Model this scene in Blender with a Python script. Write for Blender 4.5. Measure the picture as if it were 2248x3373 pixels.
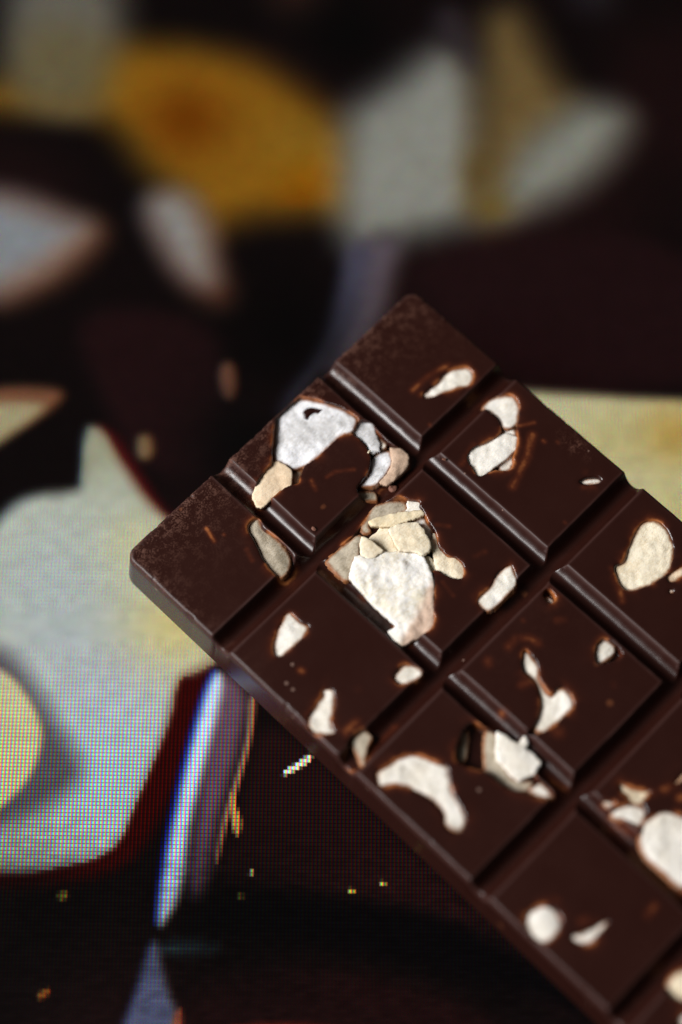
import bpy, math, random
import numpy as np

# All lengths below are millimetres; MM turns them into metres.
MM = 0.001
scene = bpy.context.scene
for o in list(bpy.data.objects):
    bpy.data.objects.remove(o)

# ------------------------------------------------------------------ camera
TILT = math.radians(22.0)          # camera leans 22 degrees off the vertical
DIST = 400.0                       # lens to screen along the view axis
cam_data = bpy.data.cameras.new('camera')
cam = bpy.data.objects.new('camera', cam_data)
scene.collection.objects.link(cam)
cam.location = (0, -DIST * math.sin(TILT) * MM, DIST * math.cos(TILT) * MM)
cam.rotation_euler = (TILT, 0, 0)
cam_data.sensor_fit = 'VERTICAL'
cam_data.sensor_height = 36.0
cam_data.sensor_width = 24.0
cam_data.lens = 77.38
cam_data.clip_start = 0.01
cam_data.clip_end = 20.0
cam_data.dof.use_dof = True
cam_data.dof.focus_distance = 0.3785
cam_data.dof.aperture_fstop = 3.3
scene.camera = cam

# ------------------------------------------------------------------ world
world = bpy.data.worlds.new('World')
scene.world = world
world.use_nodes = True
bg = world.node_tree.nodes['Background']
bg.inputs['Color'].default_value = (1.0, 0.96, 0.92, 1)
bg.inputs['Strength'].default_value = 0.04

# ------------------------------------------------------------------ window light
def area_light(name, direction, dist, size_x, size_y, watts, colour):
    ld = bpy.data.lights.new(name, 'AREA')
    ld.shape = 'RECTANGLE'
    ld.size, ld.size_y = size_x, size_y
    ld.energy = watts
    ld.color = colour
    lo = bpy.data.objects.new(name, ld)
    scene.collection.objects.link(lo)
    n = math.sqrt(sum(c * c for c in direction))
    d = [c / n for c in direction]
    lo.location = [c * dist for c in d]
    from mathutils import Vector
    lo.rotation_euler = Vector(d).to_track_quat('Z', 'Y').to_euler()
    return lo

area_light('window_light', (-0.76, -0.16, 0.60), 0.95, 0.47, 0.47, 18.5, (1.0, 0.985, 0.975))

# ------------------------------------------------------------------ colour management
vs = scene.view_settings
vs.view_transform = 'Standard'
vs.look = 'None'
vs.exposure = 0.0
vs.gamma = 1.0
vs.use_curve_mapping = False
scene.cycles.use_denoising = True
scene.cycles.max_bounces = 6

OPENINGS = [
    (2.4, [(36.66,-0.09),(38.87,-0.18),(40.93,-0.13),(42.07,0.59),(43.23,2.07),(44.02,3.92),(45.26,6.37),(45.83,8.42),(46.17,10.82),(45.09,11.47),(43.2,12.01),(42.62,11.28),(41.63,10.69),(39.78,10.68),(37.59,10.76),(35.07,10.63),(33.32,10.28),(32.22,10.73),(30.9,11.38),(30.26,11.88),(29.02,11.17),(27.56,10.54),(25.55,10.47),(24.08,10.39),(22.61,10.3),(22.38,9.49),(22.83,8.26),(23.5,7.51),(25.46,6.67),(28.04,6.16),(29.6,6.04),(30.17,5.47),(32.09,3.68),(34.3,1.87)]),
    (2.2, [(46.17,10.82),(47.37,12.64),(47.1,13.67),(46.68,14.85),(46.41,18.2),(47.48,19.74),(47.64,21.64),(46.19,22.89),(44.81,23.06),(42.49,22.98),(40.8,22.82),(39.27,22.25),(37.69,23.77),(36.04,21.79),(36.1,20.71),(36.71,19.48),(38.6,19.57),(40.54,18.97),(42.18,17.77),(43.45,15.9),(43.73,13.57),(43.27,12.08)]),
    (1.4, [(57.45,15.49),(59.11,15.72),(61.05,15.94),(62.63,15.48),(65.11,16.24),(66.37,17.11),(66.86,18.2),(66.58,19.23),(65.47,20.17),(64.17,20.2),(62.24,18.93),(60.07,17.89),(57.76,17.0),(57.11,16.33)]),
    (1.6, [(62.82,24.53),(65.06,24.48),(66.56,25.13),(67.95,26.38),(68.49,27.41),(67.8,29.05),(66.2,30.63),(64.68,31.41),(62.94,33.12),(61.35,34.38),(59.7,35.0),(58.94,35.95),(57.52,36.5),(56.23,35.18),(55.86,34.52),(53.99,33.75),(52.78,33.36),(53.33,31.35),(53.74,30.05),(54.57,29.17),(56.79,29.13),(58.93,30.17),(61.24,30.8),(62.42,29.97),(63.04,29.14),(63.44,27.51),(63.15,25.75)]),
    (1.3, [(64.21,46.22),(65.54,46.61),(67.12,47.66),(67.5,48.9),(66.94,49.3),(65.56,48.57),(64.33,47.2)]),
    (1.4, [(63.38,59.79),(65.62,59.27),(67.29,59.75),(68.25,60.84),(68.38,62.66),(67.37,64.99),(65.91,66.84),(63.43,68.19),(61.64,68.55),(58.96,68.02),(56.82,67.03),(55.27,65.99),(54.8,64.96),(55.38,63.25),(56.77,60.81),(58.32,61.84),(59.45,61.33),(61.36,60.51)]),
    (1.2, [(61.67,68.86),(62.97,68.82),(64.92,69.43),(66.67,70.4),(66.0,71.93),(63.6,70.57),(61.71,70.4),(61.14,69.7)]),
    (0.8, [(60.03,70.76),(60.54,70.85),(60.66,71.41),(60.22,71.61),(59.81,71.2)]),
    (1.9, [(23.74,24.7),(25.06,24.79),(26.77,24.51),(28.56,25.07),(30.74,25.27),(32.47,24.74),(33.95,24.47),(35.82,23.81),(36.63,23.73),(37.77,24.26),(40.02,25.79),(40.85,26.38),(41.09,27.54),(42.36,29.09),(42.15,29.52),(41.64,29.78),(41.46,30.87),(40.91,31.85),(40.45,33.43),(40.25,34.76),(39.91,35.43),(38.93,36.47),(38.36,37.91),(38.27,39.59),(39.06,40.66),(39.24,41.85),(38.81,42.93),(38.1,43.7),(37.04,44.13),(36.35,43.42),(35.7,42.0),(35.41,40.7),(35.33,39.98),(34.39,39.4),(33.2,41.2),(31.43,42.88),(29.48,44.61),(27.96,46.27),(26.22,46.46),(24.57,46.0),(23.29,45.42),(21.65,44.97),(21.47,43.56),(21.78,41.91),(23.55,42.25),(23.02,40.72),(23.13,38.35),(23.36,35.86),(23.72,33.23),(23.79,31.55),(23.6,30.36),(23.19,28.93),(23.4,26.88),(23.22,25.44)]),
    (1.2, [(35.67,48.81),(37.15,48.41),(39.53,48.66),(41.45,47.87),(43.11,47.8),(44.9,48.37),(44.44,49.28),(43.3,51.41),(42.02,51.76),(39.89,51.76),(37.23,51.77),(35.86,51.57),(35.44,50.49)]),
    (1.6, [(44.73,55.84),(45.49,55.64),(46.07,56.24),(45.82,57.59),(44.89,58.25),(44.15,57.87),(44.11,56.9)]),
    (1.4, [(17.94,11.22),(19.81,10.83),(20.99,11.34),(20.62,12.35),(19.92,13.47),(20.38,15.33),(20.62,17.41),(20.51,20.04),(19.57,21.8),(17.91,22.82),(15.87,22.77),(15.42,21.54),(15.46,19.41),(16.22,16.55),(17.41,13.66)]),
    (1.3, [(12.32,27.34),(12.34,28.35),(12.28,30.06),(13.11,31.72),(10.93,32.22),(8.81,32.26),(6.92,32.08),(5.8,32.17),(5.15,31.37),(5.39,30.51),(6.75,29.27),(8.52,28.42),(10.45,27.74),(11.32,27.08)]),
    (1.2, [(6.32,40.86),(7.34,41.48),(7.63,42.42),(6.53,43.9),(5.04,44.95),(3.56,45.59),(2.91,46.63),(2.56,47.99),(0.74,46.34),(-0.36,45.0),(-0.02,44.06),(1.26,42.8),(2.83,42.26),(4.71,42.03),(5.76,41.81)]),
    (1.5, [(16.15,48.11),(17.34,47.58),(19.03,47.57),(20.05,48.61),(20.63,50.08),(20.15,51.33),(18.67,51.13),(17.02,50.3),(15.89,49.37)]),
    (2.6, [(3.42,50.15),(5.08,50.15),(6.62,50.66),(6.89,52.0),(6.44,53.04),(5.09,53.14),(3.34,54.32),(2.04,55.1),(0.92,54.59),(-0.17,53.26),(0.17,51.92),(1.94,51.19)]),
    (1.2, [(1.97,57.55),(2.96,57.18),(4.46,57.83),(6.41,58.05),(7.92,58.7),(8.94,59.39),(9.91,60.97),(10.6,63.23),(11.51,65.06),(10.04,66.65),(8.78,68.46),(8.17,70.47),(7.44,72.79),(5.89,73.83),(4.6,74.02),(3.89,72.43),(4.15,71.17),(5.14,70.44),(5.52,68.64),(5.59,66.72),(4.8,64.16),(4.21,62.23),(3.18,60.73),(1.79,59.97),(1.06,59.22)]),
    (2.6, [(12.86,65.19),(14.86,63.68),(17.94,62.45),(19.89,62.65),(20.6,64.38),(21.58,66.78),(22.0,68.21),(22.12,69.92),(22.52,70.83),(24.06,70.51),(23.76,71.6),(22.63,71.64),(22.67,73.06),(22.67,75.24),(20.89,75.78),(20.17,76.61),(20.32,77.56),(19.98,80.92),(19.21,80.91),(17.92,79.2),(17.14,77.04),(15.67,75.14),(15.37,72.88),(15.38,70.33),(14.75,69.09),(13.66,67.19)]),
    (1.6, [(33.45,61.22),(35.23,60.14),(35.26,61.42),(34.96,63.18),(33.97,64.64),(33.24,65.12),(32.78,66.29),(32.18,68.13),(32.42,69.2),(33.65,68.82),(34.73,69.31),(34.75,70.77),(33.73,72.98),(32.03,72.86),(30.03,72.84),(28.24,72.62),(26.38,72.12),(24.93,71.24),(24.78,70.28),(26.25,70.58),(27.77,70.12),(29.61,69.17),(31.11,67.44),(32.2,65.7),(32.28,64.14),(32.15,62.78)]),
    (1.7, [(43.07,69.0),(44.44,68.33),(45.86,68.54),(46.58,70.11),(46.38,71.57),(46.11,72.74),(44.77,72.82),(43.11,71.73),(41.87,71.0),(42.09,70.07)]),
    (1.4, [(29.07,86.72),(29.43,87.58),(29.7,88.67),(30.33,89.72),(31.05,90.86),(31.74,91.57),(30.76,91.69),(29.53,91.89),(29.03,92.19),(28.87,92.99),(28.24,93.62),(27.42,93.9),(26.19,94.25),(25.69,93.82),(25.3,92.7),(24.96,91.54),(23.89,90.45),(24.06,89.34),(25.39,89.26),(26.61,89.79),(27.66,90.62),(28.01,90.17),(28.45,89.33),(28.17,88.4),(28.46,87.56)]),
    (1.2, [(24.9,86.82),(25.48,87.26),(26.15,88.43),(26.13,88.89),(25.25,88.79),(24.61,88.62),(24.49,87.85)]),
    (1.2, [(27.17,93.97),(28.43,94.62),(29.63,94.73),(30.92,95.49),(32.11,97.91),(33.13,100.4),(31.78,103.0),(28.04,105.51),(23.99,106.86),(23.15,105.7),(22.67,104.42),(22.81,101.42),(22.62,98.7),(22.91,97.73),(23.54,96.15),(24.37,95.42),(25.61,94.77)]),
    (0.9, [(35.14,93.27),(36.2,93.38),(37.32,93.39),(38.38,93.67),(38.27,94.2),(36.38,94.21),(35.27,93.89)]),
    (1.3, [(2.91,90.51),(5.01,91.18),(6.13,92.54),(6.3,93.98),(5.5,95.7),(3.68,96.36),(1.57,96.29),(0.44,95.35),(0.39,93.41),(1.08,91.59)]),
    (1.2, [(4.89,98.02),(6.13,98.87),(7.7,99.43),(9.27,99.99),(10.64,100.34),(10.62,100.95),(9.23,101.21),(7.64,101.25),(6.05,101.3),(4.93,99.95),(4.44,98.82)]),
    (1.6, [(9.39,114.28),(11.3,113.76),(13.25,114.3),(14.6,115.9),(13.23,118.62),(10.89,119.11),(9.44,117.62),(8.91,115.85)]),
    (1.2, [(6.29,119.47),(7.92,118.93),(9.4,119.63),(8.5,121.56),(6.2,121.64)]),
]
ALMONDS = [
    (-0.6, 0.045, 0.045, 0.2, 1.0, 'mottle', 0.35, [(30.17,5.47),(32.09,3.68),(34.3,1.87),(36.66,-0.09),(38.87,-0.18),(40.93,-0.13),(42.07,0.59),(43.23,2.07),(44.02,3.92),(45.26,6.37),(45.83,8.42),(46.17,10.82),(45.09,11.47),(43.2,12.01),(42.62,11.28),(41.63,10.69),(39.78,10.68),(37.59,10.76),(35.07,10.63),(33.32,10.28),(31.4,9.32),(31.2,7.96),(30.87,6.47)]),
    (-0.42, 0.045, 0.045, 0.02, 0.3, 'smear', 0, [(40.48,2.94),(41.47,3.02),(42.17,3.64),(42.96,4.95),(42.17,4.82),(41.66,4.15),(40.76,4.11),(40.07,4.27),(39.89,3.66)]),
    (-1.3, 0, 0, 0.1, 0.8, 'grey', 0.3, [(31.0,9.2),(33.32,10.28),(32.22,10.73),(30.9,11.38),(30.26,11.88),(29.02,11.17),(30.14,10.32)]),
    (-0.4, 0.02, 0.08, 0.15, 0.9, 'tan', 0.05, [(30.16,5.6),(30.8,6.54),(31.06,8.1),(31.0,9.2),(30.14,10.32),(28.95,11.11),(27.56,10.54),(25.55,10.47),(24.08,10.39),(22.61,10.3),(22.38,9.49),(22.83,8.26),(23.5,7.51),(25.46,6.67),(28.04,6.16),(29.33,6.05)]),
    (-0.55, 0, 0.1, 0.15, 0.8, 'mottle', 0.05, [(46.09,10.89),(46.66,11.76),(47.29,12.71),(47.02,13.74),(46.26,15.0),(45.41,16.46),(44.46,17.51),(43.32,17.06),(43.62,15.49),(43.73,13.57),(43.33,12.14)]),
    (-0.8, 0, 0, 0.1, 0.8, 'white', 0.2, [(46.55,14.72),(46.48,15.81),(46.21,18.14),(44.46,17.51),(45.64,16.11)]),
    (-0.8, 0, 0.1, 0.2, 0.8, 'mottle', 0.25, [(43.25,17.13),(46.19,18.41),(45.56,19.79),(43.97,21.05),(41.9,21.51),(40.12,21.69),(38.9,21.58),(37.04,19.54),(38.75,19.43),(40.69,18.83),(42.04,17.91)]),
    (-0.65, 0, -0.05, 0.2, 0.9, 'skin', 0.1, [(46.32,18.55),(47.41,19.81),(47.51,21.51),(46.26,22.82),(44.96,22.92),(42.77,22.97),(40.87,22.75),(40.26,21.55),(42.3,21.63),(44.39,20.91)]),
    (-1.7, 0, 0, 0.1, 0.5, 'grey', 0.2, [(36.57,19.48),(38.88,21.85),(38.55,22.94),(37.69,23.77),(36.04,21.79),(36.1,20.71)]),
    (-0.2, 0.02, 0.02, 0.1, 0.9, 'white', 0.3, [(57.45,15.49),(59.11,15.72),(61.05,15.94),(62.63,15.48),(65.11,16.24),(66.37,17.11),(66.86,18.2),(66.58,19.23),(65.47,20.17),(64.17,20.2),(62.24,18.93),(60.07,17.89),(57.76,17.0),(57.11,16.33)]),
    (-0.35, 0, 0.05, 0.1, 0.9, 'white', 0.3, [(62.82,24.53),(65.06,24.48),(66.56,25.13),(67.95,26.38),(68.49,27.41),(67.8,29.05),(66.2,30.63),(64.68,31.41),(63.16,31.31),(62.42,29.97),(63.04,29.14),(63.44,27.51),(63.15,25.75)]),
    (-0.95, 0, 0, 0.1, 0.6, 'white', 0.3, [(62.74,29.42),(64.74,31.47),(61.15,34.76),(58.94,35.95),(57.52,36.5),(55.94,34.95),(59.29,32.85)]),
    (-0.3, 0, 0, 0.15, 0.7, 'white', 0.1, [(54.57,29.17),(56.79,29.13),(58.93,30.17),(61.24,30.8),(62.19,31.19),(62.89,33.06),(61.42,34.16),(58.92,34.2),(56.45,33.97),(54.05,33.69),(52.93,33.23),(53.33,31.35),(53.74,30.05)]),
    (-0.7, 0, 0.1, 0.1, 0.6, 'white', 0.3, [(64.21,46.22),(65.54,46.61),(67.12,47.66),(67.5,48.9),(66.94,49.3),(65.56,48.57),(64.33,47.2)]),
    (-0.35, 0.035, 0.035, 0.2, 0.9, 'cream', 0.3, [(63.38,59.79),(65.62,59.27),(67.29,59.75),(68.25,60.84),(68.38,62.66),(67.37,64.99),(65.91,66.84),(63.43,68.19),(61.64,68.55),(58.96,68.02),(56.82,67.03),(55.27,65.99),(54.8,64.96),(55.38,63.25),(56.77,60.81),(58.32,61.84),(59.45,61.33),(61.36,60.51)]),
    (-0.3, 0, 0, 0.1, 0.8, 'tan', 0.3, [(61.67,68.86),(62.97,68.82),(64.92,69.43),(66.67,70.4),(66.0,71.93),(63.6,70.57),(61.71,70.4),(61.14,69.7)]),
    (-0.2, 0, 0, 0.1, 0.5, 'white', 0.2, [(60.03,70.76),(60.54,70.85),(60.66,71.41),(60.22,71.61),(59.81,71.2)]),
    (0.3, 0.03, -0.03, 0.35, 1.8, 'slab', 0.05, [(25.83,29.12),(27.18,28.49),(27.82,29.02),(27.96,30.04),(28.65,30.75),(29.85,30.96),(31.23,31.24),(32.02,32.31),(33.31,33.37),(34.91,35.26),(35.38,36.64),(34.83,37.84),(34.4,39.16),(33.27,41.02),(31.43,42.88),(29.48,44.61),(27.96,46.27),(26.22,46.46),(24.57,46.0),(23.29,45.42),(21.65,44.97),(21.36,43.44),(21.67,41.79),(23.55,42.25),(23.5,40.71),(23.38,38.11),(23.36,35.86),(23.72,33.23),(23.79,31.55),(23.9,30.41)]),
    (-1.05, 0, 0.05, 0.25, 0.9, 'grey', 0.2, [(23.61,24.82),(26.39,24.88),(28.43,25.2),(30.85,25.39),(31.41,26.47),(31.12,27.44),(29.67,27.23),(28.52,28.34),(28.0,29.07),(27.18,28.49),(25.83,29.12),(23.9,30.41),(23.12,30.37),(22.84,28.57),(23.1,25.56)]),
    (0.75, 0.1, -0.06, 0.05, 0.8, 'cream', 0.0, [(30.41,26.97),(30.95,28.29),(31.12,29.74),(31.23,31.12),(29.61,30.97),(28.35,30.57),(28.13,28.95),(29.16,27.72)]),
    (-0.45, 0.0, 0.1, 0.1, 0.7, 'cream', 0.05, [(31.29,27.62),(32.32,27.66),(33.29,27.88),(34.28,27.62),(35.07,28.69),(34.12,30.52),(33.56,31.98),(33.01,33.19),(31.57,31.59),(31.43,30.81),(31.17,28.77)]),
    (0.6, -0.05, 0.09, 0.05, 0.8, 'cream', 0.0, [(34.87,29.0),(36.67,29.69),(38.32,30.87),(39.19,31.88),(39.02,32.73),(38.9,33.64),(38.3,34.55),(38.12,35.64),(37.46,36.49),(36.46,36.98),(35.38,36.64),(34.68,35.03),(33.07,33.13),(33.7,31.62)]),
    (0.25, -0.06, 0.05, 0.25, 1.0, 'butter', 0.0, [(33.4,25.69),(34.25,25.8),(35.68,26.5),(37.58,27.67),(39.23,28.85),(41.47,30.63),(41.18,31.36),(40.33,31.26),(38.89,30.56),(37.58,29.98),(35.67,29.04),(34.28,27.62),(33.23,26.55)]),
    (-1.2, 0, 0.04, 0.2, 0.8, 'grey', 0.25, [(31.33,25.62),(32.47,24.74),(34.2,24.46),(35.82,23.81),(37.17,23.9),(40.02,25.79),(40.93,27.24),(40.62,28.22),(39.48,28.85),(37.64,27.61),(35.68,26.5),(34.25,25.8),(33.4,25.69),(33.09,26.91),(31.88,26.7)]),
    (-0.6, 0, 0, 0.1, 0.8, 'white', 0.1, [(39.25,28.61),(40.22,28.83),(40.77,27.85),(41.15,27.72),(42.43,29.03),(42.17,29.55),(41.53,29.66),(41.72,30.63),(41.38,31.06)]),
    (-0.9, 0, 0, 0.1, 0.7, 'white', 0.2, [(38.76,30.68),(41.18,31.36),(40.45,33.43),(40.12,34.88),(39.23,35.5),(38.12,35.64),(38.57,34.07),(39.02,32.73),(39.19,31.88)]),
    (-0.45, 0, 0.02, 0.2, 0.9, 'cream', 0.12, [(38.24,35.76),(39.87,35.01),(39.65,35.67),(38.8,36.59),(38.36,37.91),(38.27,39.59),(39.06,40.66),(39.24,41.85),(38.81,42.93),(38.1,43.7),(37.04,44.13),(36.35,43.42),(35.7,42.0),(35.41,40.7),(35.4,39.8),(37.15,37.69)]),
    (-0.7, 0, 0, 0.1, 0.8, 'cream', 0.1, [(35.38,36.64),(36.2,37.22),(35.87,38.9),(35.4,39.8),(34.51,39.28),(34.83,37.84)]),
    (-0.2, 0.02, 0.02, 0.12, 0.8, 'white', 0.3, [(35.67,48.81),(37.15,48.41),(39.53,48.66),(41.45,47.87),(43.11,47.8),(44.9,48.37),(44.44,49.28),(43.3,51.41),(42.02,51.76),(39.89,51.76),(37.23,51.77),(35.86,51.57),(35.44,50.49)]),
    (-0.9, 0, 0.1, 0.1, 0.5, 'white', 0.15, [(44.68,56.0),(45.28,56.4),(45.29,57.89),(44.75,58.19),(44.16,57.79),(44.22,56.8)]),
    (-0.35, 0.02, 0.02, 0.35, 0.8, 'grey', 0.25, [(17.94,11.22),(19.81,10.83),(20.99,11.34),(20.62,12.35),(19.92,13.47),(20.38,15.33),(20.31,17.09),(19.99,19.5),(19.05,21.27),(17.62,22.07),(16.0,22.22),(15.49,21.47),(15.46,19.41),(16.22,16.55),(17.41,13.66)]),
    (-0.2, 0.02, 0.02, 0.1, 0.9, 'white', 0.3, [(12.32,27.34),(12.34,28.35),(12.28,30.06),(13.11,31.72),(10.93,32.22),(8.81,32.26),(6.92,32.08),(5.8,32.17),(5.15,31.37),(5.39,30.51),(6.75,29.27),(8.52,28.42),(10.45,27.74),(11.32,27.08)]),
    (-0.22, 0.02, 0.02, 0.1, 0.8, 'white', 0.3, [(6.32,40.86),(7.34,41.48),(7.63,42.42),(6.53,43.9),(5.04,44.95),(3.56,45.59),(2.91,46.63),(2.56,47.99),(0.74,46.34),(-0.36,45.0),(-0.02,44.06),(1.26,42.8),(2.83,42.26),(4.71,42.03),(5.76,41.81)]),
    (-0.3, 0, 0.04, 0.15, 0.8, 'white', 0.3, [(16.15,48.11),(17.34,47.58),(19.03,47.57),(20.05,48.61),(20.63,50.08),(20.15,51.33),(18.67,51.13),(17.02,50.3),(15.89,49.37)]),
    (-1.0, 0.06, 0.02, 0.2, 1.0, 'grey', 0.15, [(3.42,50.15),(5.08,50.15),(6.62,50.66),(6.89,52.0),(6.34,52.93),(4.99,53.04),(3.3,54.28),(2.04,55.1),(1.65,54.28),(2.73,52.43),(2.98,50.98)]),
    (-0.18, 0.01, 0.01, 0.12, 0.9, 'white', 0.3, [(1.97,57.55),(2.96,57.18),(4.46,57.83),(6.41,58.05),(7.92,58.7),(8.94,59.39),(9.91,60.97),(10.6,63.23),(11.51,65.06),(10.04,66.65),(8.78,68.46),(8.17,70.47),(7.44,72.79),(5.89,73.83),(4.6,74.02),(3.89,72.43),(4.15,71.17),(5.14,70.44),(5.52,68.64),(5.59,66.72),(4.8,64.16),(4.21,62.23),(3.18,60.73),(1.79,59.97),(1.06,59.22)]),
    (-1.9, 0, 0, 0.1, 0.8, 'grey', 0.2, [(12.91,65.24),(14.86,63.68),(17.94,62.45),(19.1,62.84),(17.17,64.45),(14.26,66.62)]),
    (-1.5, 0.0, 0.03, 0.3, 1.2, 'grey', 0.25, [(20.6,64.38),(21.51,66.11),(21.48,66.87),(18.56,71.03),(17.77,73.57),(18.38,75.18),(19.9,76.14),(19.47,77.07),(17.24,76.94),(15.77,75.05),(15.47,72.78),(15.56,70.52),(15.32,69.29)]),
    (-0.35, 0.0, 0.03, 0.3, 1.4, 'white', 0.1, [(21.48,66.87),(22.0,68.21),(22.12,69.92),(22.47,70.88),(24.06,70.51),(23.72,71.56),(22.53,71.73),(22.67,73.06),(22.67,75.24),(20.69,75.77),(18.2,74.8),(17.89,73.1),(18.36,71.21),(18.42,69.7),(19.95,68.1)]),
    (-0.6, 0, 0, 0.1, 1.0, 'white', 0.2, [(17.73,76.86),(19.16,77.35),(20.32,77.56),(19.98,80.92),(19.12,80.63),(18.02,79.11)]),
    (-0.4, 0.04, 0.04, 0.1, 0.8, 'white', 0.25, [(33.45,61.22),(35.23,60.14),(35.26,61.42),(34.96,63.18),(33.97,64.64),(33.24,65.12),(32.78,66.29),(32.18,68.13),(32.42,69.2),(33.65,68.82),(34.73,69.31),(34.75,70.77),(33.73,72.98),(32.03,72.86),(30.03,72.84),(28.24,72.62),(26.38,72.12),(26.04,70.77),(27.77,70.12),(29.61,69.17),(31.11,67.44),(32.2,65.7),(32.28,64.14),(32.15,62.78)]),
    (-0.6, 0, 0.0, 0.2, 0.8, 'white', 0.2, [(43.07,69.0),(44.44,68.33),(45.86,68.54),(46.58,70.11),(46.1,71.28),(44.84,71.65),(43.43,71.44),(41.93,70.94),(42.09,70.07)]),
    (-0.35, 0, 0, 0.1, 0.8, 'cream', 0.3, [(29.07,86.72),(29.43,87.58),(29.7,88.67),(30.33,89.72),(31.05,90.86),(31.74,91.57),(30.76,91.69),(29.53,91.89),(28.96,92.11),(27.81,90.77),(28.01,90.17),(28.45,89.33),(28.17,88.4),(28.46,87.56)]),
    (-0.3, 0, 0, 0.1, 0.8, 'white', 0.25, [(24.9,86.82),(25.48,87.26),(26.15,88.43),(26.13,88.89),(25.25,88.79),(24.61,88.62),(24.49,87.85)]),
    (-0.45, 0, 0.03, 0.2, 0.8, 'white', 0.3, [(24.06,89.34),(25.39,89.26),(26.61,89.79),(27.66,90.62),(28.72,92.03),(28.83,92.95),(28.24,93.62),(27.42,93.9),(26.19,94.25),(25.69,93.82),(25.3,92.7),(24.96,91.54),(23.89,90.45)]),
    (-0.25, 0.01, 0.01, 0.2, 0.9, 'white', 0.3, [(27.17,93.97),(28.43,94.62),(29.63,94.73),(30.92,95.49),(32.11,97.91),(33.13,100.4),(31.78,103.0),(28.04,105.51),(23.99,106.86),(23.15,105.7),(22.67,104.42),(22.81,101.42),(22.62,98.7),(22.91,97.73),(23.54,96.15),(24.37,95.42),(25.61,94.77)]),
    (-0.3, 0, 0, 0.1, 0.6, 'tan', 0.2, [(35.14,93.27),(36.2,93.38),(37.32,93.39),(38.38,93.67),(38.27,94.2),(36.38,94.21),(35.27,93.89)]),
    (-0.2, 0, 0, 0.35, 0.9, 'white', 0.25, [(2.91,90.51),(5.01,91.18),(6.13,92.54),(6.3,93.98),(5.5,95.7),(3.68,96.36),(1.57,96.29),(0.44,95.35),(0.39,93.41),(1.08,91.59)]),
    (-0.3, 0, 0, 0.15, 0.8, 'white', 0.25, [(4.89,98.02),(6.13,98.87),(7.7,99.43),(9.27,99.99),(10.64,100.34),(10.62,100.95),(9.23,101.21),(7.64,101.25),(6.05,101.3),(4.93,99.95),(4.44,98.82)]),
    (-0.4, 0, 0, 0.3, 0.9, 'cream', 0.25, [(9.39,114.28),(11.3,113.76),(13.25,114.3),(14.6,115.9),(13.23,118.62),(10.89,119.11),(9.44,117.62),(8.91,115.85)]),
    (-0.3, 0, 0, 0.2, 0.9, 'white', 0.25, [(6.29,119.47),(7.92,118.93),(9.4,119.63),(8.5,121.56),(6.2,121.64)]),
]
AMBER = [
    (0.45, 0.90, [(13.14,6.52),(12.39,9.2)]),
    (0.50, 0.70, [(15.27,14.21),(14.5,16.38)]),
    (0.45, 0.80, [(34.39,14.67),(36.0,14.89),(38.61,16.99)]),
    (0.50, 0.70, [(32.03,13.11),(31.33,14.97)]),
    (0.90, 0.75, [(65.0,34.65),(61.5,36.85),(55.57,38.79)]),
    (0.50, 0.80, [(64.79,31.82),(67.0,33.32)]),
    (0.70, 0.80, [(56.72,13.86),(59.52,13.78),(62.71,14.37),(64.78,15.0)]),
    (0.80, 0.70, [(52.62,29.48),(56.53,28.86)]),
    (0.90, 0.60, [(33.61,58.07),(35.65,58.08),(37.19,59.66),(37.51,61.23)]),
    (0.90, 0.60, [(30.17,64.23),(31.84,64.92)]),
    (0.70, 0.55, [(42.65,60.66),(43.72,61.55)]),
    (0.70, 0.60, [(28.19,73.77),(28.96,74.17)]),
    (0.80, 0.60, [(15.91,104.68),(17.85,104.55)]),
    (1.10, 0.80, [(23.52,91.35),(23.92,93.2),(25.06,94.37)]),
    (0.90, 0.70, [(33.29,92.99),(35.21,93.5)]),
    (1.00, 0.80, [(34.11,95.77),(34.65,96.17)]),
    (0.70, 0.80, [(56.19,61.32),(54.64,64.14),(53.01,66.31)]),
    (0.60, 0.80, [(63.89,47.6),(65.32,48.78)]),
    (0.50, 0.70, [(41.16,34.22),(42.41,36.05)]),
    (0.50, 0.55, [(34.3,42.19),(33.74,45.19)]),
    (0.60, 0.40, [(41.47,42.91),(43.3,43.68)]),
    (0.90, 0.90, [(3.88,48.91),(6.37,48.9)]),
    (0.70, 0.80, [(6.26,36.02),(6.36,36.33)]),
    (0.40, 0.70, [(54.05,20.51),(53.88,20.93)]),
    (0.45, 0.90, [(65.58,36.87),(65.59,37.11)]),
    (0.40, 0.60, [(67.15,38.7),(67.13,38.92)]),
    (0.40, 0.70, [(56.87,49.74),(56.88,49.98)]),
    (0.90, 0.80, [(29.21,57.28),(29.03,57.6)]),
    (0.50, 0.70, [(38.78,56.7),(38.75,56.87)]),
    (0.90, 0.35, [(41.08,75.0),(40.98,75.31)]),
    (0.90, 1.20, [(24.52,65.16),(24.51,65.28)]),
    (0.80, 0.30, [(10.68,45.12),(10.65,45.3)]),
    (0.90, 0.60, [(7.65,97.9),(8.28,98.13)]),
    (0.80, 0.50, [(7.42,92.17),(7.61,92.79)]),
    (1.20, 0.60, [(28.24,73.61),(28.32,74.08)]),
    (1.20, 0.70, [(21.64,78.52),(22.11,81.15)]),
    (0.80, 0.50, [(7.67,53.65),(10.59,53.65)]),
    (0.35, 0.80, [(14.43,9.46),(14.43,9.6)]),
    (0.30, 0.50, [(35.42,20.99),(35.28,21.13)]),
]
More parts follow.
